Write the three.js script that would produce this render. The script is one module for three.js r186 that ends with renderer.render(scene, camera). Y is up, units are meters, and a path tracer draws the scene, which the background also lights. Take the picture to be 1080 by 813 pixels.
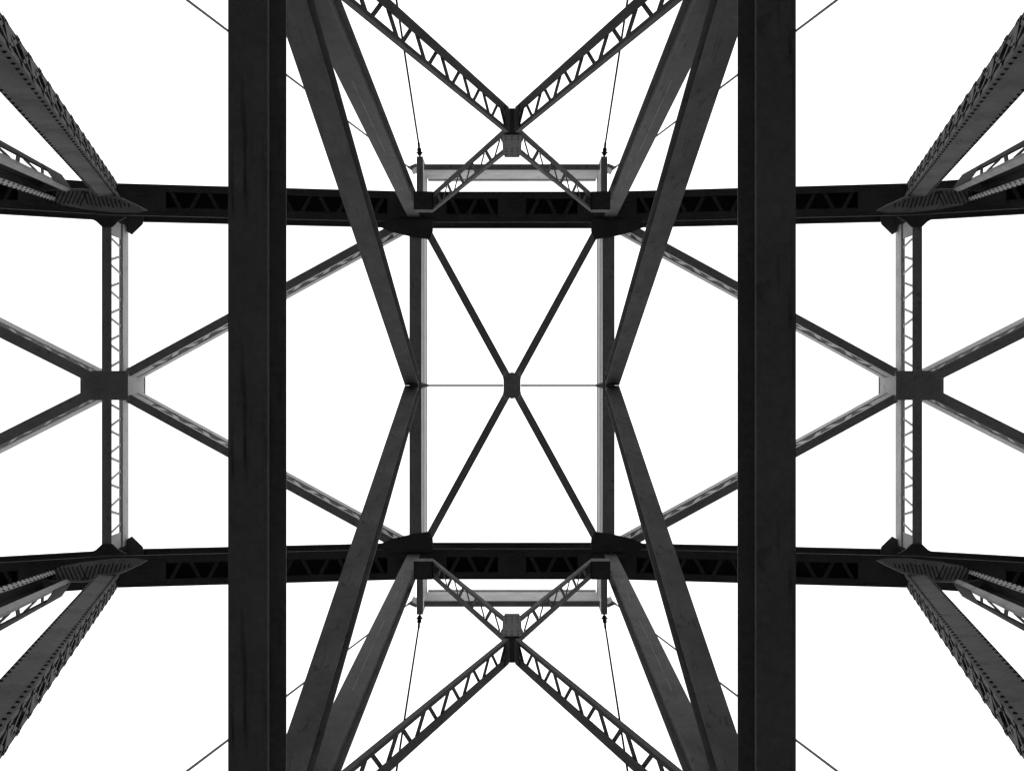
import * as THREE from 'three';
import { mergeGeometries } from 'three/addons/utils/BufferGeometryUtils.js';
import { ImprovedNoise } from 'three/addons/math/ImprovedNoise.js';

// ---------------------------------------------------------------- camera, sky, sun, exposure
// A visitor stands between the footings of a steel bridge pier in a gorge added for side shade and looks straight up. x = along the bridge, z = across it.
const EYE = 1.6, FOC = 900;                                    // eye height; focal length in pixels of the 1080 x 813 photograph
const scene = new THREE.Scene();
const camera = new THREE.PerspectiveCamera(2 * Math.atan(406.5 / FOC) * 180 / Math.PI, 1024 / 770, 0.05, 3000);
camera.position.set(0, EYE, 0); camera.up.set(0, 0, 1); camera.lookAt(0, 100, 0);
const renderer = new THREE.WebGLRenderer({ antialias: true });
renderer.toneMapping = THREE.LinearToneMapping; renderer.toneMappingExposure = 1.5;
renderer.shadowMap.enabled = true;

const noise3 = new ImprovedNoise();
const fbm = (x, y, z, o = 4) => { let s = 0, a = 0.5; for (let i = 0; i < o; i++) { s += a * noise3.noise(x, y, z); x *= 2.03; y *= 2.03; z *= 2.03; a *= 0.5; } return s; };
{ // even white overcast, brighter overhead than at the horizon
  const W = 256, H = 128, d = new Float32Array(W * H * 4);
  for (let j = 0; j < H; j++) for (let i = 0; i < W; i++) {
    const el = ((j + 0.5) / H - 0.5) * Math.PI, az = (i / W) * 2 * Math.PI;
    const c = 0.04 * fbm(Math.cos(az) * Math.cos(el) * 2.5, Math.sin(az) * Math.cos(el) * 2.5, Math.sin(el) * 2.5);
    const L = 1.2 * (2 + Math.max(0, Math.sin(el))) / 3 * (1 + c), k = (j * W + i) * 4;
    d[k] = L; d[k + 1] = L; d[k + 2] = L; d[k + 3] = 1;
  }
  const t = new THREE.DataTexture(d, W, H, THREE.RGBAFormat, THREE.FloatType);
  t.mapping = THREE.EquirectangularReflectionMapping; t.minFilter = t.magFilter = THREE.LinearFilter; t.needsUpdate = true;
  scene.background = t; scene.environment = t;
}
const sun = new THREE.DirectionalLight(0xfffdfa, 0.5);
sun.position.set(0, 120, 0.01); sun.castShadow = true; sun.shadow.radius = 30;
sun.shadow.mapSize.set(2048, 2048);
Object.assign(sun.shadow.camera, { left: -45, right: 45, top: 45, bottom: -45, near: 1, far: 200 });
scene.add(sun); scene.add(sun.target);

// ---------------------------------------------------------------- helpers
let seed = 20417;
const rnd = () => { seed = (seed * 1664525 + 1013904223) >>> 0; return seed / 4294967296; };
const V = (x, y, z) => new THREE.Vector3(x, y, z);
const at = (px, py, depth) => V((px - 540) * depth / FOC, EYE + depth, (406.5 - py) * depth / FOC);   // depth = height above the eye
const lerp = (a, b, t) => a.clone().lerp(b, t);

const taken = {};
function numbered(n) { const k = taken[n] = (taken[n] ?? -1) + 1; return k ? `${n}_${String(k).padStart(3, '0')}` : n; }
function thing(name, base, label, category, group) {
  const o = new THREE.Group(); o.name = numbered(name); o.position.copy(base); scene.add(o);
  o.userData = { label, category, kind: 'thing' }; if (group) o.userData.group = group;
  return o;
}
const originOf = p => { const v = V(0, 0, 0); for (; p && p !== scene; p = p.parent) v.add(p.position); return v; };
function put(name, geometry, mat, parent, kind) {             // geometry in world metres -> a named mesh under its thing
  const o = originOf(parent); geometry.translate(-o.x, -o.y, -o.z);
  const m = new THREE.Mesh(geometry, mat); m.name = name; m.castShadow = m.receiveShadow = true;
  if (kind) m.userData.kind = kind;
  parent.add(m); return m;
}
function frame(A, B, n) {                                      // d along, n as near to the given normal as it can be, s across
  const d = B.clone().sub(A), L = d.length(); d.divideScalar(L);
  const nn = n.clone().addScaledVector(d, -n.dot(d)).normalize();
  return { d, n: nn, s: V(0, 0, 0).crossVectors(nn, d), L };
}
// a bar of any outline, pts in metres along (side, normal); side is turned towards the hint
function profile(A, B, n, side, pts) {
  const f = frame(A, B, n); if (side && f.s.dot(side) < 0) f.s.negate();
  const flip = V(0, 0, 0).crossVectors(f.s, f.n).dot(f.d) < 0;
  const P = pts.map(([a, b]) => new THREE.Vector2(a, b)); if (THREE.ShapeUtils.isClockWise(P)) P.reverse();
  const pos = [], nor = [], uv = [], u0 = rnd() * 7, v0 = rnd() * 7;
  const w = (p, e) => (e ? B : A).clone().addScaledVector(f.s, p.x).addScaledVector(f.n, p.y);
  const tri = (a, b, c, nv, ua, ub, uc) => { const o = flip ? [[a, ua], [c, uc], [b, ub]] : [[a, ua], [b, ub], [c, uc]]; for (const [q, t] of o) { pos.push(q.x, q.y, q.z); nor.push(nv.x, nv.y, nv.z); uv.push(t[0], t[1]); } };
  let per = u0;
  P.forEach((p, i) => {
    const q = P[(i + 1) % P.length], e = q.clone().sub(p), l = e.length();
    const nv = V(0, 0, 0).addScaledVector(f.s, e.y / l).addScaledVector(f.n, -e.x / l);
    const a = w(p, 0), b = w(q, 0), c = w(q, 1), g = w(p, 1);
    tri(a, b, c, nv, [per, v0], [per + l, v0], [per + l, v0 + f.L]); tri(a, c, g, nv, [per, v0], [per + l, v0 + f.L], [per, v0 + f.L]);
    per += l;
  });
  for (const t of THREE.ShapeUtils.triangulateShape(P, [])) {
    const [a, b, c] = t.map(i => P[i]), u = p => [u0 + p.x, v0 + p.y];
    tri(w(a, 1), w(b, 1), w(c, 1), f.d, u(a), u(b), u(c)); tri(w(a, 0), w(c, 0), w(b, 0), f.d.clone().negate(), u(a), u(c), u(b));
  }
  const g = new THREE.BufferGeometry();
  g.setAttribute('position', new THREE.Float32BufferAttribute(pos, 3)); g.setAttribute('normal', new THREE.Float32BufferAttribute(nor, 3)); g.setAttribute('uv', new THREE.Float32BufferAttribute(uv, 2));
  return g;
}
const rectP = (x0, x1, y0, y1, c = 0) => c ? [[x0 + c, y0], [x1 - c, y0], [x1, y0 + c], [x1, y1 - c], [x1 - c, y1], [x0 + c, y1], [x0, y1 - c], [x0, y0 + c]] : [[x0, y0], [x1, y0], [x1, y1], [x0, y1]];
const plate = (A, B, n, w, t, side, off = 0, lift = 0) => profile(A, B, n, side, rectP(off - w / 2, off + w / 2, lift - t / 2, lift + t / 2, Math.min(0.004, t / 4)));
// alike small pieces share one geometry
const barCache = {};
function bar(name, A, B, n, w, t, mat, parent) {
  const f = frame(A, B, n), L = Math.round(f.L * 200) / 200, key = [w, t, L].join();
  if (!barCache[key]) {
    const g = barCache[key] = new THREE.BoxGeometry(w, t, L), p = g.attributes.position, u = g.attributes.uv, nn = g.attributes.normal;
    for (let i = 0; i < p.count; i++) u.setXY(i, Math.abs(nn.getX(i)) > 0.5 ? p.getY(i) : p.getX(i), Math.abs(nn.getZ(i)) > 0.5 ? p.getY(i) : p.getZ(i));
  }
  const m = new THREE.Mesh(barCache[key], mat); m.name = name; m.castShadow = m.receiveShadow = true;
  m.position.copy(A).add(B).multiplyScalar(0.5).sub(originOf(parent));
  m.quaternion.setFromRotationMatrix(new THREE.Matrix4().makeBasis(V(0, 0, 0).crossVectors(f.n, f.d), f.n, f.d));
  parent.add(m); return m;
}
// a plate cut to an outline of world points (all in one plane), given thickness along n
function cutPlate(pts, n, t) {
  const c = pts[0], e1 = pts[1].clone().sub(c).normalize(), nn = n.clone().addScaledVector(e1, -n.dot(e1)).normalize(), e2 = V(0, 0, 0).crossVectors(nn, e1);
  const A = c.clone().addScaledVector(nn, -t / 2), B = c.clone().addScaledVector(nn, t / 2);
  return profile(A, B, e2, e1, pts.map(p => { const q = p.clone().sub(c); return [q.dot(e1), q.dot(e2)]; }));
}
// rivet heads, joined
const headG = new THREE.SphereGeometry(1, 8, 4, 0, Math.PI * 2, 0, Math.PI / 2);
function rivets(points, r, mat, parent) {
  if (!points.length) return;
  const q = new THREE.Quaternion(), gs = points.map(([p, n]) => { q.setFromUnitVectors(V(0, 1, 0), n.clone().normalize()); return headG.clone().applyMatrix4(new THREE.Matrix4().compose(p, q, V(r, r * 0.75, r))); });
  return put('rivets', mergeGeometries(gs), mat, parent, 'stuff');
}
function rod(name, A, B, r, mat, parent, seg = 10) {
  const d = B.clone().sub(A), L = d.length(), g = new THREE.CylinderGeometry(r, r, L, seg);
  g.applyMatrix4(new THREE.Matrix4().compose(lerp(A, B, 0.5), new THREE.Quaternion().setFromUnitVectors(V(0, 1, 0), d.normalize()), V(1, 1, 1)));
  return put(name, g, mat, parent);
}

// ---------------------------------------------------------------- materials (painted steel: grain, stains and runs along the member)
function grainTexture(s, { base = 0.85, mott = 0.2, fine = 0.12, runs = 0, chips = 0, size = 512, metres = 2 }, bump) {
  const d = new Uint8Array(size * size * 4);
  const hash = (i, j, k) => { let h = (i * 374761393 + j * 668265263 + k * 1442695041 + Math.floor(s * 1000) * 97) | 0; h = Math.imul(h ^ (h >>> 13), 1274126177); return ((h ^ (h >>> 16)) >>> 0) / 4294967296; };
  const vn = (x, y, kx, ky, z) => {                            // value noise that tiles over the texture, -0.5 .. 0.5
    const X = x * kx, Y = y * ky, i = Math.floor(X), j = Math.floor(Y), f = X - i, g = Y - j, u = f * f * (3 - 2 * f), v = g * g * (3 - 2 * g);
    const h = (a, b) => hash((i + a) % kx, (j + b) % ky, z);
    return (h(0, 0) * (1 - u) + h(1, 0) * u) * (1 - v) + (h(0, 1) * (1 - u) + h(1, 1) * u) * v - 0.5;
  };
  const fb = (x, y, kx, ky, z) => 0.55 * vn(x, y, kx, ky, z) + 0.28 * vn(x, y, kx * 2, ky * 2, z + 1) + 0.17 * vn(x, y, kx * 4, ky * 4, z + 2);
  for (let j = 0; j < size; j++) for (let i = 0; i < size; i++) {
    const x = i / size, y = j / size;
    let v = base + mott * fb(x, y, 6, 5, 1) * 1.3 + fine * (fb(x, y, 48, 48, 9) + 0.5 * vn(x, y, 170, 170, 14));
    if (runs) { const st = fb(x, y, 44, 3, 23) + 0.5 * vn(x, y, 9, 2, 27); v -= runs * Math.max(0, st - 0.2) * 2.2; }
    if (chips) { const c = fb(x, y, 26, 14, 31) + 0.35 * vn(x, y, 5, 4, 37); if (c > 0.33) v += chips * Math.min(1, (c - 0.33) * 14); else if (c < -0.3) v -= 1.6 * chips * Math.min(1, (-0.3 - c) * 14); }
    const b = Math.max(0, Math.min(255, 255 * v)), k = (j * size + i) * 4;
    d[k] = d[k + 1] = d[k + 2] = b; d[k + 3] = 255;
  }
  const t = new THREE.DataTexture(d, size, size, THREE.RGBAFormat);
  t.wrapS = t.wrapT = THREE.RepeatWrapping; t.repeat.set(1 / metres, 1 / metres); t.magFilter = THREE.LinearFilter; t.minFilter = THREE.LinearMipmapLinearFilter; t.generateMipmaps = true;
  if (!bump) t.colorSpace = THREE.NoColorSpace;
  t.needsUpdate = true; return t;
}
const relief = grainTexture(3.3, { base: 0.5, mott: 0.3, fine: 0.3, size: 256, metres: 0.7 }, true);
const paint = (albedo, opt, rough = 0.85, spec = 0.12) => new THREE.MeshPhysicalMaterial({
  color: new THREE.Color().setRGB(albedo, albedo, albedo), map: grainTexture(opt.seed, opt), roughness: rough, metalness: 0, specularIntensity: spec, bumpMap: relief, bumpScale: 0.0015 });
const M = {                                                    // one paint for each kind of member, lattice struts two-toned for shade
  black: paint(0.14, { seed: 1.7, base: 0.8, mott: 0.3, runs: 0.3, fine: 0.2 }),                                // long girders
  strut: paint(0.2, { seed: 4.1, base: 0.82, mott: 0.22, runs: 0.8, fine: 0.2, chips: 0.1 }),                  // bottom struts
  leg: paint(0.15, { seed: 8.6, base: 0.82, mott: 0.3, runs: 0.5, fine: 0.18, chips: 0.14 }),                  // columns, chevrons, lattice X
  plate: paint(0.12, { seed: 12.2, base: 0.82, mott: 0.4, runs: 0.3, fine: 0.18, chips: 0.2 }),                 // riveted struts
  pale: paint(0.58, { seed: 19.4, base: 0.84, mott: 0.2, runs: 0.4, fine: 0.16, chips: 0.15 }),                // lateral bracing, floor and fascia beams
  grey: paint(0.3, { seed: 15.9, base: 0.82, mott: 0.3, runs: 0.3, fine: 0.18, chips: 0.2 }),
  dark: paint(0.025, { seed: 22.8, base: 0.8, mott: 0.25, fine: 0.2, size: 256 }),                               // tarred wires, rivet heads, shade put into the lattice strut backs
  cable: paint(0.3, { seed: 25.1, base: 0.85, mott: 0.1, size: 128 }),
  concrete: new THREE.MeshStandardMaterial({ color: new THREE.Color().setRGB(0.34, 0.34, 0.34), map: grainTexture(30.3, { base: 0.82, mott: 0.3, fine: 0.2, runs: 0.1 }), roughness: 0.95, bumpMap: relief, bumpScale: 0.003 }),
};

// ---------------------------------------------------------------- the setting: gorge floor of dark shingle, unseen rock walls added to block side light, plateau
{
  const xs = [], zs = [];
  for (const [a, b, n] of [[0, 10, 10], [10, 19, 30], [19, 40, 8], [40, 500, 12]]) for (let i = 0; i < n; i++) xs.push(a + (b - a) * i / n);
  xs.push(500); const X = [...xs.slice(1).reverse().map(v => -v), ...xs];
  for (let i = 0; i <= 60; i++) zs.push(i * 1.2); for (let i = 1; i <= 24; i++) zs.push(72 + i * i * 0.75);
  const Z = [...zs.slice(1).reverse().map(v => -v), ...zs];
  const pos = [], col = [], uv = [], idx = [];
  for (const z of Z) for (const x of X) {
    const r = Math.abs(x), shadeWall = THREE.MathUtils.smoothstep(r, 11.5, 17.6);
    let y = -0.02 + 0.12 * fbm(x * 0.5, z * 0.5, 4.2) * Math.min(1, r / 4) + 24.6 * (0.35 * shadeWall + 0.65 * Math.max(0, Math.min(1, (r - 11.8) / 5.4)));
    const k = Math.min(1, Math.max(0, (r - 11.5) / 2)), ledge = 2.6 * fbm(x * 0.28 + 9, y * 0.16, z * 0.2, 5);
    y += k * ledge * (r > 17.8 ? 0.45 : 1); if (r > 17.8) y += Math.min(6, (r - 17.8) * 0.02);
    let xx = x; if (r > 11 && r < 19) xx = x + Math.sign(x) * 0.5 * fbm(z * 0.4, y * 0.35, x * 0.3 + 7, 4);
    pos.push(xx, y, z); uv.push(x / 3, (z + y) / 3);
    const shingle = 0.06 + 0.03 * fbm(x * 1.7, z * 1.7, 2, 4), rock = 0.055 + 0.04 * fbm(x * 0.7, y * 0.6, z * 0.7, 4), turf = 0.05 + 0.03 * fbm(x * 0.3, z * 0.3, 8);
    const c = r < 11.4 ? shingle : r < 17.8 ? rock : turf; col.push(c, c, c);
  }
  const nx = X.length;
  for (let j = 0; j < Z.length - 1; j++) for (let i = 0; i < nx - 1; i++) { const a = j * nx + i; idx.push(a, a + nx, a + 1, a + 1, a + nx, a + nx + 1); }
  const g = new THREE.BufferGeometry();
  g.setAttribute('position', new THREE.Float32BufferAttribute(pos, 3)); g.setAttribute('color', new THREE.Float32BufferAttribute(col, 3)); g.setAttribute('uv', new THREE.Float32BufferAttribute(uv, 2)); g.setIndex(idx); g.computeVertexNormals();
  const m = new THREE.Mesh(g, new THREE.MeshStandardMaterial({ vertexColors: true, map: grainTexture(40.7, { base: 0.85, mott: 0.25, fine: 0.3, metres: 1 }), roughness: 1, bumpMap: relief, bumpScale: 0.05 }));
  m.name = 'ground'; m.userData = { kind: 'structure', label: 'dark shingle floor and unseen added rock walls that shade the bridge from its sides', }; m.castShadow = m.receiveShadow = true; scene.add(m);
}

// ---------------------------------------------------------------- names for places in the photograph
const SX = [-1, 1], SZ = [1, -1];
const hor = s => s < 0 ? 'left' : 'right', ver = s => s > 0 ? 'upper' : 'lower', edge = s => s > 0 ? 'top' : 'bottom';
const mir = (p, sx, sz) => V(p.x * -sx, p.y, p.z * sz);       // everything is written for the upper left quarter (sx -1, sz 1)

// footings under the pier legs
for (const sx of SX) {
  const t = thing('concrete_footing', V(sx * 2.3, 0, 0), `long concrete footing under the pier legs on the ${hor(sx)} side`, 'footing', 'footings of the pier');
  const c = 0.05, g = profile(V(sx * 2.3, -0.4, -9.6), V(sx * 2.3, -0.4, 9.6), V(0, 1, 0), V(1, 0, 0), [[-1.1, 0], [1.1, 0], [1.1, 0.9], [0.95, 1.4 - c], [0.9, 1.4], [-0.9, 1.4], [-0.95, 1.4 - c], [-1.1, 0.9]]);
  put('plinth', g, M.concrete, t);
}

// ---------------------------------------------------------------- long arched girders (black bands across the photograph)
const NODES = [[-18.6, 20.26], [-10.78, 23], [-2.8, 24], [2.8, 24], [10.78, 23], [18.6, 20.26]];
function girderY(x) { for (let i = 0; i < 5; i++) if (x <= NODES[i + 1][0] || i === 4) { const [a, ya] = NODES[i], [b, yb] = NODES[i + 1]; return EYE + ya + (yb - ya) * (x - a) / (b - a); } }
const ZI = 4.6, ZO = 5.467, GH = 0.95;                         // inner and outer edge, height of the girder
for (const sz of SZ) {
  const t = thing('laced_girder', V(0, EYE + 24, sz * 5.03), `black arched box girder with laced underside across the ${ver(sz)} half`, 'girder', 'arched girders of the bridge');
  const G = (x, z, up = 0) => V(x, girderY(x) + up, sz * z), dn = V(0, -1, 0), zin = V(0, 0, -sz);
  const riv = [];
  for (let i = 0; i < 5; i++) {
    const a = NODES[i][0] + (i ? 0.006 : 0), b = NODES[i + 1][0] - 0.006;
    const gy = (x, z, up) => { const [xa, ya] = NODES[i], [xb, yb] = NODES[i + 1]; return V(x, EYE + ya + (yb - ya) * (x - xa) / (xb - xa) + up, sz * z); };
    const two = (z, up) => [gy(a, z, up), gy(b, z, up)];
    put('web_plate', plate(...two(ZI + 0.215, GH / 2), zin, GH - 0.02, 0.02, dn), M.black, t);
    put('web_plate', plate(...two(ZO - 0.02, GH / 2), zin, GH - 0.02, 0.02, dn), M.black, t);
    put('top_plate', plate(...two((ZI + ZO) / 2, GH), dn, ZO - ZI + 0.02, 0.02, zin), M.black, t);
    // angles: a flat leg underneath and an upright leg against the web
    put('bottom_flange', profile(...two(ZI + 0.022, 0), V(0, 1, 0), zin.clone().negate(), [[0, 0], [0.2, 0], [0.2, 0.16], [0.18, 0.16], [0.18, 0.02], [0, 0.02]].map(([p, q]) => [p + 0.003, q])), M.black, t);
    put('bottom_flange', profile(...two(ZO - 0.032, 0), V(0, 1, 0), zin, [[0, 0], [0.185, 0], [0.185, 0.02], [0.02, 0.02], [0.02, 0.16], [0, 0.16]]), M.black, t);
    put('edge_strip', profile(...two(ZI + 0.0235, 0.0), zin, dn, rectP(-0.05, 0, 0, 0.026, 0.004)), M.black, t);
    put('top_flange', profile(...two(ZI + 0.0, GH - 0.012), zin, dn, rectP(0.0, 0.05, -0.012, 0, 0.003)), M.black, t);
  }
  // lacing bays between tie plates, in metres along the bridge
  const bays = [[-16.4, -12.9, 4], [-9.4, -3.5, 6], [-1.84, -0.4, 1.5], [0.4, 1.84, 1.5], [3.5, 9.4, 6], [12.9, 16.4, 4]];
  let last = -18.5;
  const tie = (a, b) => { for (const [c, d] of a < -10.78 && b > -10.78 ? [[a, -10.78], [-10.78, b]] : a < -2.8 && b > -2.8 ? [[a, -2.8], [-2.8, b]] : a < 2.8 && b > 2.8 ? [[a, 2.8], [2.8, b]] : a < 10.78 && b > 10.78 ? [[a, 10.78], [10.78, b]] : [[a, b]]) bar('tie_plate', G(c + 0.003, 5.03, -0.009), G(d - 0.003, 5.03, -0.009), dn, 0.62, 0.014, M.black, t); };
  for (const [a, b, n] of bays) {
    tie(last, a); last = b;
    const p = (b - a) / n; let up = a < 0 ? true : n === 1.5 ? false : true;
    for (let k = 0; k < n * 2; k++) {
      const x0 = a + k * p / 2 + 0.1, x1 = a + (k + 1) * p / 2 - 0.1;
      bar('lacing_bar', G(x0, up ? 5.31 : 4.75, 0.026 + (k % 2) * 0.012), G(x1, up ? 4.75 : 5.31, 0.026 + (k % 2) * 0.012), dn, 0.1, 0.011, M.black, t); up = !up;
    }
  }
  tie(last, 18.5);
  for (let x = -13; x <= 13; x += 0.3) for (const z of [ZI + 0.1, ZO - 0.1]) riv.push([G(x, z, -0.001), dn]);
  rivets(riv, 0.016, M.black, t);
  for (const sx of SX) {
    // node plate where column, strut and diagonals meet
    const q = pts => pts.map(([x, y]) => mir(at(x, y, 23.95), sx, sz));
    put('gusset_plate', cutPlate(q([[404, 231], [456.5, 231], [456.5, 244], [453, 252.5], [433, 249.5], [414, 245], [402, 240]]), dn, 0.03), M.black, t);
    put('gusset_plate', cutPlate(q([[418, 224.5], [456, 224.5], [453, 228.5], [424, 228.5]]).map(p => p.setY(p.y - 0.04)), dn, 0.03), M.black, t);
    // splice plate with rows of rivets at the outer node
    const D2 = 22.45, tilt = V(0, -0.785, -0.62 * sz), DT = y => 22.05 + (y - 199) / 24 * 0.4, sp = put('splice_plate', cutPlate([[60, 199], [89, 199], [127.6, 208.5], [146, 217], [155, 222], [145, 224], [121, 224], [86, 220], [64, 215.5], [40.5, 203.6]].map(([x, y]) => mir(at(x, y, DT(y)), sx, sz)), tilt, 0.03), M.grey, t);
    const rv = []; for (let i = 0; i < 22; i++) for (let k = 0; k < 9; k++) { const x = 46 + i * 4.6 + k * (i < 9 ? -0.9 : 0.7) + (i < 9 ? 9 : 0), y = 200.4 + k * 1.95 + Math.max(0, x - 90) * 0.2; if (y < 215 + (x - 67) * 0.06 && y < 218.4 && y > 200.4 + Math.max(0, x - 89) * 0.3 && y > 203.5 - (x - 45) * 0.18 && x < 140) rv.push([mir(at(x, y, DT(y)), sx, sz).addScaledVector(tilt, 0.015), tilt]); }
    rivets(rv, 0.024, M.dark, sp);
    put('packing_block', plate(V(sx * 11.9, EYE + D2 - 0.1, sz * 5.05), V(sx * 11.9, girderY(11.0), sz * 5.05), V(0, 0, 1), 1.3, 0.3, V(1, 0, 0), sx * -0.65), M.black, t);
    const g2 = (pts, d) => cutPlate(pts.map(([x, y]) => mir(at(x, y, d), sx, sz)), dn, 0.03);
    put('gusset_plate', g2([[92, 229], [133, 229], [124.5, 233.5], [118, 239.5], [107.5, 239.5], [101, 233.5]], 22.96), M.black, t);
    put('gusset_plate', g2([[120, 226], [152, 226], [150, 236.5], [138.5, 247.5], [127, 240]], 23.92), M.black, t);
  }
}

// ---------------------------------------------------------------- laced cross struts and lateral diagonals in the plane of the girders
function laced(name, label, cat, group, A, B, inward, o) {
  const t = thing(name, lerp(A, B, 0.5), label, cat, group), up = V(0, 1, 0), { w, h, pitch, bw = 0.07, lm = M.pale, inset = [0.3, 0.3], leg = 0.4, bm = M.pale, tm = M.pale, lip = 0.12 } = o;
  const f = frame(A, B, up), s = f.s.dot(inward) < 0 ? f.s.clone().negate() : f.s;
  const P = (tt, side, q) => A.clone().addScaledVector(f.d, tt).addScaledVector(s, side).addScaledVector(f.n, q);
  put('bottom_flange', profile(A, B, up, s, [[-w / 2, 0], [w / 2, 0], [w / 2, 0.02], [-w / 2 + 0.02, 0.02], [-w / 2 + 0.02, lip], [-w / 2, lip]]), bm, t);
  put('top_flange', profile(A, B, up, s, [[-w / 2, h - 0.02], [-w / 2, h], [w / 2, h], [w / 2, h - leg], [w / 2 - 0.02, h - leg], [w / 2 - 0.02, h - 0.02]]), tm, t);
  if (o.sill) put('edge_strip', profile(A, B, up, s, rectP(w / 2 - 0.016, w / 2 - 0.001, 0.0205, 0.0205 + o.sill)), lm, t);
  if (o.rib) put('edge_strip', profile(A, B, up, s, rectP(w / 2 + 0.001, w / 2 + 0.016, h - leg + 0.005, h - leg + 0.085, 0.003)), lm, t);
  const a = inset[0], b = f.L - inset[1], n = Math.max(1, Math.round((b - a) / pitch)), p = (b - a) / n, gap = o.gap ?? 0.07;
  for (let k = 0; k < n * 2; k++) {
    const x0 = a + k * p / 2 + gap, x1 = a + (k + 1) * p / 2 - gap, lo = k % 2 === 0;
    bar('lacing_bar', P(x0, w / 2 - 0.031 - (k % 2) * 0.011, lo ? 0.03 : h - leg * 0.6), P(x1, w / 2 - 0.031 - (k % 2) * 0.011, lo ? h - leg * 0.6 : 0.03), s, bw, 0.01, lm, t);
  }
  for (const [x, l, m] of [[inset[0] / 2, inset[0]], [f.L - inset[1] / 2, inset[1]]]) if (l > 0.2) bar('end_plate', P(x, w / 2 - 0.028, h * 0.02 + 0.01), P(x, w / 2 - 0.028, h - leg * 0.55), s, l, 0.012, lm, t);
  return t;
}
for (const sx of SX) {
  const D = 23, xin = V(-sx, 0, 0);
  const A = mir(at(112, 231.5, D), sx, 1), B = mir(at(112, 231.5, D), sx, -1); B.x = A.x;
  for (const sz of SZ) laced('laced_strut', `cross strut with white zigzag bars, ${sz > 0 ? 'up' : 'down'} from the ${hor(sx)} junction box`, 'strut', 'laced cross struts',
    V(A.x, A.y, sz * A.z), V(A.x, A.y, sz * 0.385), xin, { w: 0.262, h: 1.03, pitch: 0.76, bw: 0.075, inset: [0.42, 0.05], rib: true });
  // junction box
  const t = thing('junction_box', V(sx * 10.9, EYE + D, 0), `black riveted junction box at the ${hor(sx)} end of the middle, where six bars meet`, 'junction box', 'junction boxes of the lateral bracing');
  const q = (x, y, d) => mir(at(x, y, d), sx, 1), dn = V(0, -1, 0), up = V(0, 1.08, 0);
  const out = [[84.3, 398.5], [90, 391], [134.8, 391], [134.8, 422], [90, 422], [84.3, 414.5]].map(([x, y]) => q(x, y, D - 0.03));
  put('bottom_plate', cutPlate(out, dn, 0.03), M.pale, t);
  put('top_plate', cutPlate(out.map(p => p.clone().add(up)), dn, 0.03), M.pale, t);
  const X0 = q(134, 0, D).x, X1 = q(86, 0, D).x;
  for (const [x, m] of [[X0, M.pale], [X1, M.pale]]) put('side_plate', plate(V(x, EYE + D - 0.014, 0), V(x, EYE + D + 1.034, 0), xin, 0.5, 0.02, V(0, 0, 1)), m, t);
  for (const sz of SZ) put('wing_plate', plate(V(X0, EYE + D - 0.013, sz * 0.255), V(X0, EYE + D + 1.03, sz * 0.255), V(-sx * 0.48, 0, sz * 0.88), 0.02, 0.3, null, 0, -0.14), M.pale, t);
  const rv = []; for (let i = 0; i < 6; i++) for (const y of [395, 400, 413, 418]) rv.push([q(91 + i * 7.5, y, D - 0.046), dn]);
  rivets(rv, 0.017, M.pale, t);
  for (const sz of SZ) {
    const c = mir(at(134.5, 393.2, D), sx, sz), e = mir(at(424, 235.3, 24), sx, sz);
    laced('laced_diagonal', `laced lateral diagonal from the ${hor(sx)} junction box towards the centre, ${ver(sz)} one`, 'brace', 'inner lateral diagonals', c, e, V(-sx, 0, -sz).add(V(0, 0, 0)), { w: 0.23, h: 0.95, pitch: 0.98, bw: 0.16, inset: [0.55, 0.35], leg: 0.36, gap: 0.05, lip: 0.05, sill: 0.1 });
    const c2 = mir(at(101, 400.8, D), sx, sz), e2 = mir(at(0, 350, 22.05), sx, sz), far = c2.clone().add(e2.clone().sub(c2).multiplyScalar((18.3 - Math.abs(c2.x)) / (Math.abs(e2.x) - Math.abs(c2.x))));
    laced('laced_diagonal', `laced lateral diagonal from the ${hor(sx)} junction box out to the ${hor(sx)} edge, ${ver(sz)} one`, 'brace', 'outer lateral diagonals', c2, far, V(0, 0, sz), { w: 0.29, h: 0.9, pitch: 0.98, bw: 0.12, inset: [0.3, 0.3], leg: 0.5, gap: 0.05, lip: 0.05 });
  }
}

// ---------------------------------------------------------------- middle panel: plain struts, thin X of channels, rod
for (const sx of SX) {
  const D = 24, x0 = (431.6 - 540) * D / FOC, x1 = (444.3 - 540) * D / FOC, xc = -sx * (x0 + x1) / 2, w = x1 - x0;
  const t = thing('box_strut', V(xc, EYE + D, 0), `stained grey strut with pale inner web beside the thin X, ${hor(sx)} one`, 'strut', 'plain struts of the middle panel');
  const a = V(xc, EYE + D, -4.56), b = V(xc, EYE + D, 4.56), s = V(-sx, 0, 0), up = V(0, 1, 0);
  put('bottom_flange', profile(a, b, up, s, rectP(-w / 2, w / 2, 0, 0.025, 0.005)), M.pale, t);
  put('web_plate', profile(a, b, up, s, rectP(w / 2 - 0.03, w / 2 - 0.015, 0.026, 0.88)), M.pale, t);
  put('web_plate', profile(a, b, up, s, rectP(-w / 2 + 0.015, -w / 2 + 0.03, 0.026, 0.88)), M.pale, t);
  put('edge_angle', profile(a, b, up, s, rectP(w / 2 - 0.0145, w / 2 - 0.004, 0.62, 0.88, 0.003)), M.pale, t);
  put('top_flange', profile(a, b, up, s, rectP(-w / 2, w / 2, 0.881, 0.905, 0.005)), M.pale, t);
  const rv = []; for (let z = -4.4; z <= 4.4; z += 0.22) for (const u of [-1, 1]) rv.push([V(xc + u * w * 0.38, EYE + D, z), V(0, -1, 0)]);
  rivets(rv, 0.012, M.pale, t);
}
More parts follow.
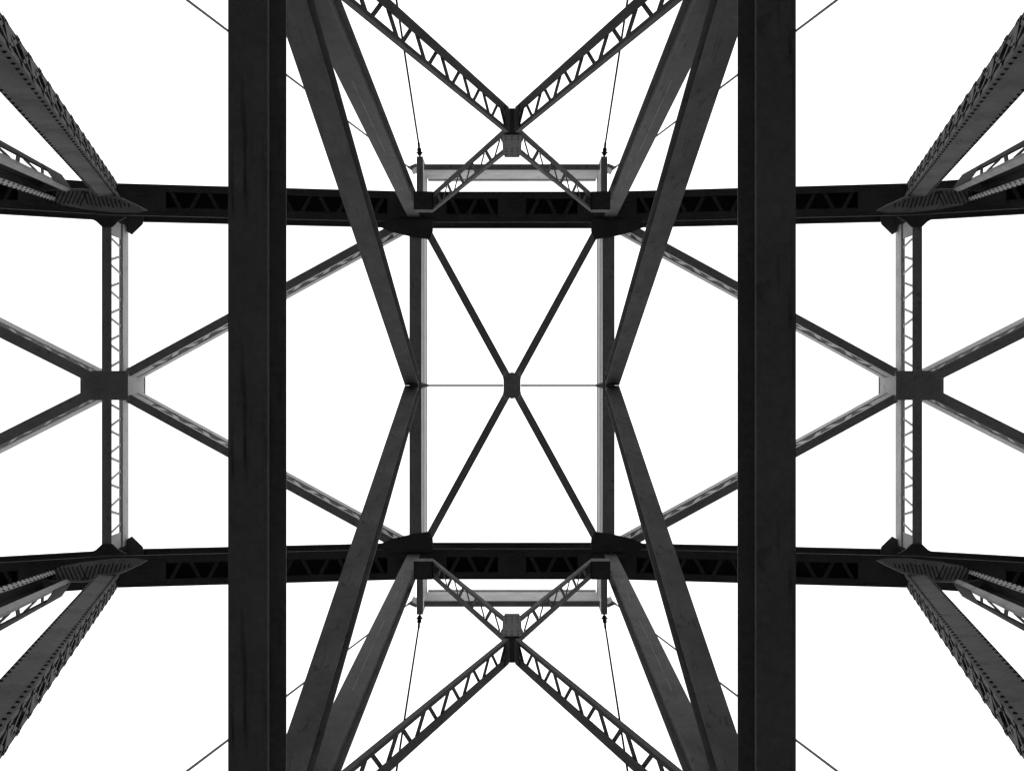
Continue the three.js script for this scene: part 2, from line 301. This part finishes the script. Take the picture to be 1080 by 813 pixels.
{
  const D = 24.3, dn = V(0, -1, 0);
  for (const sx of SX) for (const sz of SZ) {
    const a = mir(at(446.5, 236, D), sx, sz), b = mir(at(534.5, 396.5, D), sx, sz);
    const t = thing('channel_brace', lerp(a, b, 0.5), `slim dark channel, ${ver(sz)} ${hor(sx)} arm of the thin X in the centre`, 'brace', 'arms of the central X');
    const hw = 0.108; put('channel', profile(a, b, dn, V(1, 0, 0), [[-hw, 0.02], [-hw, -0.1], [hw, -0.1], [hw, 0.02], [hw - 0.035, 0.02], [hw - 0.04, -0.03], [-hw + 0.04, -0.03], [-hw + 0.035, 0.02]]), M.pale, t);
    put('end_plate', plate(a.clone().add(V(0, -0.02, 0)), lerp(a, b, 0.035).add(V(0, -0.02, 0)), dn, 0.25, 0.014, null, 0, 0.012), M.pale, t);
  }
  const t = thing('gusset_plate', V(0, EYE + D, 0), 'small dark riveted plate in the very centre joining the thin X', 'plate');
  const half = [[530.4, 397.5], [534.5, 393.2], [537.8, 393.2], [540, 392.4], [542.2, 393.2], [545.5, 393.2], [549.6, 397.5]], all = [...half, ...half.map(([x, y]) => [x, 813 - y]).reverse()];
  all.splice(7, 0, [549, 401], [549, 412]); all.push([531, 412], [531, 401]);
  put('plate', cutPlate(all.map(([x, y]) => at(x, y, D - 0.05)), dn, 0.03), M.pale, t);
  const band = put('seam_strip', plate(at(531.5, 406.5, D - 0.072), at(548.5, 406.5, D - 0.072), dn, 0.1, 0.012), M.pale, t);
  const rv = []; for (const x of [534, 538, 542, 546]) for (const y of [398, 402, 411, 415]) rv.push([at(x, y, D - 0.066), dn]); rivets(rv, 0.014, M.pale, t);
  for (const sx of SX) {
    const r = thing('tie_rod', V(sx * 1.4, EYE + D, 0), `thin level rod from the centre plate to the ${hor(sx)} strut`, 'rod', 'level rods of the centre');
    rod('bar', V(sx * 0.25, EYE + 24.17, 0), V(sx * 2.44, EYE + 24.17, 0), 0.027, M.pale, r);
    const g = new THREE.CylinderGeometry(0.022, 0.1, 0.22, 10); g.rotateZ(sx * Math.PI / 2); g.translate(sx * 2.45, EYE + 24.1, 0); put('clevis', g, M.pale, r);
  }
}

// ---------------------------------------------------------------- the two bents of the pier: columns, chevron braces, bottom strut
const columnAt = y => V(-2.75 + (25.6 - y) * 0.0268, y, 4.92 - (25.6 - y) * 0.0068);
for (const sx of SX) {
  for (const sz of SZ) {
    { // column: built-up box, flat face towards the middle of the bridge
      const a = mir(columnAt(1.0), sx, sz), b = mir(columnAt(25.58), sx, sz), zi = V(0, 0, -sz), xi = V(-sx, 0, 0);
      const t = thing('steel_column', a, `tall grey pier column with scratched face, ${ver(sz)} ${hor(sx)}, inner of the two leaning legs`, 'column', 'columns of the pier');
      put('flange', profile(a, b, zi, xi, rectP(-0.175, 0.175, 0.175, 0.2, 0.004)), M.leg, t);
      put('flange', profile(a, b, zi, xi, rectP(-0.175, 0.175, -0.2, -0.175, 0.004)), M.leg, t);
      put('web', profile(a, b, zi, xi, rectP(0.06, 0.085, -0.1745, 0.1745)), M.leg, t);
      put('web', profile(a, b, zi, xi, rectP(-0.16, -0.135, -0.1745, 0.1745)), M.leg, t);
      const f = frame(a, b, zi), s = f.s.dot(xi) < 0 ? f.s.clone().negate() : f.s;
      for (const [y0, y1] of [[14.6, 18.6], [20.2, 21.1], [21.8, 22.2]]) { const p = y => mir(columnAt(y), sx, sz).addScaledVector(f.n, 0.2005).addScaledVector(s, 0.02); bar('weld_seam', p(y0), p(y1), zi, 0.012, 0.004, M.grey, t); }
      put('base_plate', plate(a.clone().add(V(0, -0.0, 0)), a.clone().add(V(0, 0.04, 0)), zi, 0.7, 0.7, xi), M.leg, t);
    }
    { // chevron brace
      const hi = mir(V(-2.585, 23.61, 0.156), sx, sz), lo = mir(V(-2.486, 10.15, 4.85), sx, sz), n = V(0, -0.33, -sz), xi = V(-sx, 0, 0);
      const t = thing('chevron_brace', lo, `broad dark grey leaning brace crossing in front of the column, ${ver(sz)} ${hor(sx)}`, 'brace', 'chevron braces of the pier');
      put('flange', profile(lo, hi, n, xi, rectP(-0.178, 0.178, 0.14, 0.163, 0.004)), M.leg, t);
      put('flange', profile(lo, hi, n, xi, rectP(-0.178, 0.178, -0.163, -0.14, 0.004)), M.leg, t);
      put('web', profile(lo, hi, n, xi, rectP(0.06, 0.08, -0.1395, 0.1395)), M.leg, t);
      put('web', profile(lo, hi, n, xi, rectP(-0.16, -0.14, -0.1395, 0.1395)), M.leg, t);
      put('apex_plate', plate(hi.clone().add(V(0, 0.05, -sz * 0.05)), V(hi.x + sx * 0.06, EYE + 24.0, sz * 0.07), V(1, 0, 0), 0.13, 0.05), M.leg, t);
    }
  }
  { // bottom strut, nearest of all
    const D = 6.4, xo = sx * 300 * D / FOC, xn = sx * 258 * D / FOC, xc = (xo + xn) / 2, w = Math.abs(xo - xn), h = 0.54, s = V(-sx, 0, 0), up = V(0, 1, 0);
    const t = thing('bottom_strut', V(xc, EYE + D, 0), `wide black bar running from top to bottom edge, nearest to viewer, ${hor(sx)} one`, 'girder', 'bottom struts of the pier');
    const a = V(xc, EYE + D, -5.25), b = V(xc, EYE + D, 5.25);
    put('bottom_flange', profile(a, b, up, s, rectP(-w / 2, w / 2, 0, 0.02, 0.003)), M.strut, t);
    put('web', profile(a, b, up, s, rectP(-0.009, 0.009, 0.0205, h - 0.0205)), M.strut, t);
    put('top_flange', profile(a, b, up, s, rectP(-w / 2, w / 2, h - 0.02, h, 0.003)), M.strut, t);
    put('flange_edge', profile(a, b, up, s, rectP(w / 2 - 0.02, w / 2 + 0.002, 0.0206, 0.034, 0.003)), M.strut, t);
    for (const sz of SZ) put('end_plate', plate(V(xc, EYE + D - 0.02, sz * 5.262), V(xc, EYE + D + h + 0.02, sz * 5.262), V(0, 0, 1), w + 0.3, 0.022), M.strut, t);
  }
}

// ---------------------------------------------------------------- lattice X between the columns on the two faces of the pier
const Z1 = 4.87, Z2 = 4.45;
for (const sz of SZ) {
  const zi = V(0, 0, -sz);
  for (const sx of SX) for (const part of ['near', 'far']) {
    const near = part === 'near';
    const P = d => V(sx * (near ? 0.357 * (15.1 - d) : 0.345 * (d - 15.75)), EYE + d, 0);
    const d0 = near ? 14.95 : 16.0, d1 = near ? 8.0 : 21.75, a = P(d0), b = P(d1);
    const t = thing('lattice_brace', V(a.x, a.y, sz * Z1), near ? `lattice brace running from the ${ver(sz)} cross plate out to the ${edge(sz)} edge, ${hor(sx)} one` : `short lattice brace from the ${ver(sz)} cross plate back to the black girder, ${hor(sx)} one`, 'brace', near ? 'lattice braces towards the viewer' : 'lattice braces up to the girder');
    const m = V(-sx * (near ? 0.942 : -0.945), near ? -0.336 : -0.327, 0).multiplyScalar(1);      // underside normal
    const at2 = (p, z, q = 0) => V(p.x, p.y, sz * z).addScaledVector(m, q);
    const mU = m.y > 0 ? m.clone().negate() : m;
    const cw = near ? 0.14 : 0.12;
    put('outer_chord', profile(at2(a, Z1), at2(b, Z1), mU, zi, [[-0.01, 0], [cw, 0], [cw, -0.02], [0.012, -0.02], [0.012, -0.07], [-0.01, -0.07]]), M.leg, t);
    put('inner_chord', profile(at2(a, Z2), at2(b, Z2), mU, zi, [[0.01, 0], [-0.05, 0], [-0.05, -0.02], [-0.012, -0.02], [-0.012, -0.085], [0.01, -0.085]]), M.leg, t);
    const L = a.distanceTo(b), n = near ? Math.round(L / 0.84) : Math.round(L / 0.95), pch = L / n, d = b.clone().sub(a).divideScalar(L);
    for (let k = 0; k < n * 2; k++) {
      const x0 = k * pch / 2 + 0.07, x1 = (k + 1) * pch / 2 - 0.07, inn = k % 2 === 0;
      const A = at2(a.clone().addScaledVector(d, x0), inn ? Z2 + 0.03 : Z1 - 0.1), B = at2(a.clone().addScaledVector(d, x1), inn ? Z1 - 0.1 : Z2 + 0.03), off = mU.clone().multiplyScalar(-0.028 - (k % 2) * 0.012);
      bar('lacing_bar', A.add(off), B.add(off), mU, inn ? 0.1 : 0.065, 0.01, M.leg, t);
    }
    for (const [p, q] of [[0, 0.22], [L - 0.3, L]]) bar('tie_plate', at2(a.clone().addScaledVector(d, (p + q) / 2), Z2 + 0.02).addScaledVector(mU, 0.008), at2(a.clone().addScaledVector(d, (p + q) / 2), Z1 - 0.02).addScaledVector(mU, 0.008), mU, q - p, 0.012, M.leg, t);
    if (!near) { const c = (x, d, z) => V(sx * x, EYE + d, sz * z);
      put('end_box', plate(c(2.25, 21.5, 4.66), c(2.25, 21.85, 4.66), V(1, 0, 0), 0.46, 0.46, zi), M.leg, t); }
  }
  // cross plate box where the four lattice braces meet
  const t = thing('cross_plate', V(0, EYE + 15.8, sz * 4.6), `grey riveted plate box in the middle of the lattice X at the ${edge(sz)}`, 'plate', 'cross plates of the lattice X');
  const q = (x, d, z) => V(x, EYE + d, sz * z);
  put('face_plate', cutPlate([q(-0.155, 15.02, Z2 - 0.03), q(0.155, 15.02, Z2 - 0.03), q(0.175, 15.2, Z2 - 0.03), q(0.175, 16.1, Z2 - 0.03), q(0.14, 16.5, Z2 - 0.03), q(-0.14, 16.5, Z2 - 0.03), q(-0.175, 16.1, Z2 - 0.03), q(-0.175, 15.2, Z2 - 0.03)], zi, 0.02), M.leg, t);
  put('back_plate', cutPlate([q(-0.14, 15.02, Z1), q(0.14, 15.02, Z1), q(0.16, 15.2, Z1), q(0.16, 16.1, Z1), q(0.14, 16.5, Z1), q(-0.14, 16.5, Z1), q(-0.16, 16.1, Z1), q(-0.16, 15.2, Z1)], zi, 0.02), M.leg, t);
  put('bottom_plate', plate(q(0, 15.06, Z2 - 0.018), q(0, 15.06, Z1 - 0.012), V(0, 1, 0), 0.2, 0.02), M.leg, t);
  for (const sx of SX) put('side_plate', plate(q(sx * 0.12, 15.1, (Z1 + Z2) / 2), q(sx * 0.12, 16.4, (Z1 + Z2) / 2), V(1, 0, 0), Z1 - Z2 + 0.005, 0.02), M.leg, t);
  const rv = []; for (const x of [-0.11, 0, 0.11]) for (const d of [15.12, 15.3, 15.9, 16.1, 16.3]) rv.push([q(x, d, Z2 - 0.041), zi]); rivets(rv, 0.017, M.leg, t);
}

// ---------------------------------------------------------------- raking struts to the outer nodes
function orient(d, toward, roll, side) {                       // a face normal square to d, rolled away from the given direction
  const n = toward.clone().addScaledVector(d, -toward.dot(d)).normalize(), e = V(0, 0, 0).crossVectors(d, n); if (e.dot(side) < 0) e.negate();
  return { n: n.clone().multiplyScalar(Math.cos(roll)).addScaledVector(e, -Math.sin(roll)), l: e.clone().multiplyScalar(Math.cos(roll)).addScaledVector(n, Math.sin(roll)) };
}
for (const sx of SX) for (const sz of SZ) {
  { // riveted box strut, one side laced
    const node = at(126, 209, 22.8), e = at(0, 41, 10), dirv = e.clone().sub(node), foot = node.clone().addScaledVector(dirv, (node.y - 1.0) / -dirv.y);
    const d0 = dirv.clone().normalize(), o = orient(d0, V(0.455, -0.853, -0.25), 0.52, V(1, 0, 1));
    const mv = v => V(v.x * -sx, v.y, v.z * sz), A = mv(foot), B = mv(node), n = mv(o.n), l = mv(o.l);
    const t = thing('riveted_strut', A, `broad grey riveted strut reaching in from the ${edge(sz)} ${hor(sx)} corner`, 'strut', 'riveted corner struts');
    const W = 0.5, H = 0.42, L = A.distanceTo(B), d = B.clone().sub(A).divideScalar(L);
    const P = (x, p, q) => A.clone().addScaledVector(d, x).addScaledVector(l, p).addScaledVector(n, q);   // p = 0 at the ridge, negative over the plate; q = 0 on the plate
    put('cover_plate', profile(A, B, n, l, rectP(-W, 0, -0.02, 0, 0.004)), M.plate, t);
    put('back_plate', profile(A, B, n, l, rectP(-W, 0, -H, -H + 0.02, 0.004)), M.plate, t);
    put('side_plate', profile(A, B, n, l, rectP(-W + 0.01, -W + 0.03, -H + 0.0205, -0.0205)), M.plate, t);
    put('corner_angle', profile(A, B, n, l, rectP(-0.021, -0.002, -0.09, -0.0205, 0.003)), M.plate, t);
    put('corner_angle', profile(A, B, n, l, rectP(-0.021, -0.002, -H + 0.0205, -H + 0.09, 0.003)), M.plate, t);
    const pitch = 1.5; let i = 0; const lo = -H + 0.055, hi = -0.055;
    for (let x = L - 1.1; x > 7.5; x -= pitch / 2, i++) {
      const y = x - pitch / 2;
      bar('lacing_bar', P(x, 0.002, lo), P(y, 0.002, hi), l, 0.055, 0.006, M.plate, t); bar('lacing_bar', P(x, 0.009, hi), P(y, 0.009, lo), l, 0.055, 0.006, M.plate, t);
      if (i % 2 === 0) bar('batten_plate', P(x, 0.016, -0.02), P(x, 0.016, -H + 0.02), l, 0.24, 0.006, M.plate, t);
      else for (const q of [hi, lo]) bar('node_plate', P(x, 0.016, q - 0.045), P(x, 0.016, q + 0.045), l, 0.2, 0.006, M.plate, t);
    }
    const rv = []; for (let x = 8.5; x < L - 0.1; x += 0.25) for (const p of [-0.06, -W + 0.04]) rv.push([P(x, p, 0), n]);
    rivets(rv, 0.03, M.dark, t);
    const rv2 = []; for (let x = L - 1.1; x > 7.5; x -= pitch / 2) for (const q of [-0.07, -H + 0.07]) for (const k of [-0.06, 0.06]) rv2.push([P(x + k, 0.019, q), l]); rivets(rv2, 0.02, M.dark, t);
    put('base_plate', plate(A.clone(), A.clone().add(V(0, 0.04, 0)), V(0, 0, 1), 0.8, 0.8), M.plate, t);
  }
  { // open lattice strut beside it
    const node = at(76, 200.5, 22.4), e = at(0, 164.5, 13.5), dirv = e.clone().sub(node), foot = node.clone().addScaledVector(dirv, (node.y - 1.0) / -dirv.y);
    const d0 = dirv.clone().normalize(), o = orient(d0, V(0.5, -0.83, -0.2), 0.7, V(0.4, 0, 1));
    const mv = v => V(v.x * -sx, v.y, v.z * sz), A = mv(foot), B = mv(node), n = mv(o.n), l = mv(o.l);
    const t = thing('lattice_strut', A, `open lattice strut coming in from the ${hor(sx)} edge under the ${ver(sz)} riveted strut`.replace('under the lower', 'above the lower'), 'strut', 'open lattice struts');
    const W = 0.56, H = 0.46, L = A.distanceTo(B), d = B.clone().sub(A).divideScalar(L);
    const P = (x, p, q) => A.clone().addScaledVector(d, x).addScaledVector(l, p).addScaledVector(n, q);
    const ang = (p, q, sp, sq, w = 0.13, k = 0.09) => profile(A, B, n, l, [[p, q], [p + sp * w, q], [p + sp * w, q - sq * 0.018], [p + sp * 0.018, q - sq * 0.018], [p + sp * 0.018, q - sq * k], [p, q - sq * k]]);
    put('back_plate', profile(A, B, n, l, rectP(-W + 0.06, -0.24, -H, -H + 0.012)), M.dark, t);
    put('near_chord', ang(0, 0, -1, 1), M.grey, t); put('near_chord', ang(-W, 0, 1, 1), M.grey, t);
    put('far_chord', ang(0, -H, -1, -1, 0.12, 0.14), M.dark, t); put('far_chord', ang(-W, -H, 1, -1, 0.06), M.dark, t);  // far side, plates and lacing coloured near-black in place of shade
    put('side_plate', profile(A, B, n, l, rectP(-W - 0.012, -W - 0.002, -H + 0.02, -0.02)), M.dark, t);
    let i = 0; const pitch = 3.0;
    for (let x = L - 3.4; x > 7; x -= pitch / 2, i++) bar('lacing_bar', P(x - 0.2, -0.026 - (i % 2) * 0.011, i % 2 ? -0.09 : -H + 0.1), P(x - pitch / 2 + 0.2, -0.026 - (i % 2) * 0.011, i % 2 ? -H + 0.1 : -0.09), l, i % 2 ? 0.17 : 0.1, 0.01, M.dark, t);
    bar('end_plate', P(L - 3.5, 0.007, -H / 2), P(L - 0.1, 0.007, -H / 2), l, H - 0.04, 0.012, M.dark, t);
    const rv = []; for (let x = 8; x < L - 0.1; x += 0.5) rv.push([P(x, -W + 0.02, 0), n], [P(x + 0.25, -W + 0.11, 0), n]); rivets(rv, 0.028, M.dark, t);
    put('base_plate', plate(A.clone(), A.clone().add(V(0, 0.04, 0)), V(0, 0, 1), 0.7, 0.7), M.dark, t);
  }
}

// ---------------------------------------------------------------- floor beams on the girders, fascia beams, cables
const DB = 25.0, HB = 1.33;
for (const sx of SX) {
  const x0 = (439.2 - 540) * DB / FOC, x1 = (446 - 540) * DB / FOC, xc = -sx * (x0 + x1) / 2, w = x1 - x0, s = V(-sx, 0, 0), up = V(0, 1, 0);
  const t = thing('floor_beam', V(xc, EYE + DB, 0), `dark floor beam whose ends jut out past the girders beside the ${hor(sx)} columns`, 'beam', 'floor beams on the girders');
  const a = V(xc, EYE + DB, -6.71), b = V(xc, EYE + DB, 6.71);
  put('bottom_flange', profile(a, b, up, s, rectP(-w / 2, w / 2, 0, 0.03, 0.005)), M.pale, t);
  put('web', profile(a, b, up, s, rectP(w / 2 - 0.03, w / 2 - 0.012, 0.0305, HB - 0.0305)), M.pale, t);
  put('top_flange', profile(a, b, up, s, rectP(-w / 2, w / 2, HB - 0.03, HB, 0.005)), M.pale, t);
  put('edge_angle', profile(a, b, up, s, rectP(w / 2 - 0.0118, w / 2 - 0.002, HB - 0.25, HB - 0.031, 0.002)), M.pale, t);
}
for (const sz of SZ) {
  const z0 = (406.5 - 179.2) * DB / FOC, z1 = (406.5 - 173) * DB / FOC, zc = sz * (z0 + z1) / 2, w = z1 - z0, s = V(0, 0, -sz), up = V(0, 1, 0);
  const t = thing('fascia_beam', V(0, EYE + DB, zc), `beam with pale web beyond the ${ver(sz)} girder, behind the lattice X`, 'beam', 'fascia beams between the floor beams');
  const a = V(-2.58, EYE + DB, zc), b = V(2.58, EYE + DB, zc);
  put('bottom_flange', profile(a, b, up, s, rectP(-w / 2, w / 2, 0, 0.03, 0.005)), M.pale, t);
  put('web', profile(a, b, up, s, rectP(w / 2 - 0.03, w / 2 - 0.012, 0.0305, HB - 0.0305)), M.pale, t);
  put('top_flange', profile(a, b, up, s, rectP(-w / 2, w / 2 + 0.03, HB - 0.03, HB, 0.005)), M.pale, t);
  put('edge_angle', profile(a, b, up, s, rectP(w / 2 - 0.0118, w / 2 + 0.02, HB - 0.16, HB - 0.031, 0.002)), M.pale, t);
  for (const sx of SX) {
    const k = thing('bracket', mir(at(436, 176, DB), sx, sz), `short sloping bracket on the outside of the ${ver(sz)} ${hor(sx)} floor beam end`, 'bracket', 'brackets on the floor beam ends');
    const p = mir(at(439.6, 174.2, DB + 0.1), sx, sz), q = mir(at(432.5, 177.2, DB + 0.1), sx, sz);
    put('arm', plate(p, q, V(0, 1, 0), 0.1, 0.1), M.pale, k);
    put('pale_plate', plate(p.clone().add(V(0, 0.4, 0)), q.clone().add(V(0, 0.4, 0)), V(0, 0, 1), 0.7, 0.02), M.pale, k);
    // hanger cable with its turnbuckle, anchored in the ground
    const c = thing('cable', mir(at(442.3, 152, DB), sx, sz), `thin steel cable with turnbuckle rising from the ${ver(sz)} ${hor(sx)} floor beam end`.replace('rising from', 'tied to'), 'cable', 'cables at the floor beam ends');
    const h0 = mir(at(442.6, 164, DB + 0.1), sx, sz), h1 = mir(at(441.6, 152.5, DB - 0.2), sx, sz), h2 = mir(at(418, 0, 20), sx, sz), g0 = h1.clone().addScaledVector(h2.clone().sub(h1), (h1.y - 0.3) / (h1.y - h2.y));
    rod('strand', h1, g0, 0.026, M.dark, c, 8);
    rod('turnbuckle', lerp(h0, h1, 0.1), lerp(h0, h1, 0.62), 0.062, M.dark, c, 12);
    rod('socket', lerp(h0, h1, 0.6), lerp(h0, h1, 1.15), 0.036, M.dark, c, 12);
    rod('pin', lerp(h0, h1, 0.25).add(V(-0.09, 0, 0)), lerp(h0, h1, 0.25).add(V(0.09, 0, 0)), 0.025, M.dark, c, 8);
    rod('eye_bolt', lerp(h0, h1, -0.5), lerp(h0, h1, 0.15), 0.03, M.dark, c, 8);
    // guy cable
    const y0 = mir(at(434, 178.5, DB + 0.1), sx, sz), y1 = mir(at(197, 0, 13), sx, sz), y2 = y0.clone().addScaledVector(y1.clone().sub(y0), (y0.y - 0.3) / (y0.y - y1.y));
    const gy = thing('guy_cable', y0, `grey guy cable slanting across the ${ver(sz)} ${hor(sx)} sky behind the wide bar`, 'cable', 'guy cables');
    rod('strand', y0, y2, 0.022, M.cable, gy, 8); rod('socket', y0, lerp(y0, y1, 0.03), 0.035, M.cable, gy, 8);
    for (const [p2, what] of [[g0, 'cable tied to the floor beam end'], [y2, 'slanting guy cable']]) {
      const an = thing('anchor_block', V(p2.x, 0, p2.z), `low concrete anchor block of the ${ver(sz)} ${hor(sx)} ${what}`, 'anchor', 'anchor blocks of the cables');
      put('block', profile(V(p2.x, -0.3, p2.z - 0.4), V(p2.x, -0.3, p2.z + 0.4), V(0, 1, 0), V(1, 0, 0), [[-0.45, 0], [0.45, 0], [0.4, 0.55], [0.35, 0.6], [-0.35, 0.6], [-0.4, 0.55]]), M.concrete, an);
    }
  }
}

renderer.render(scene, camera);
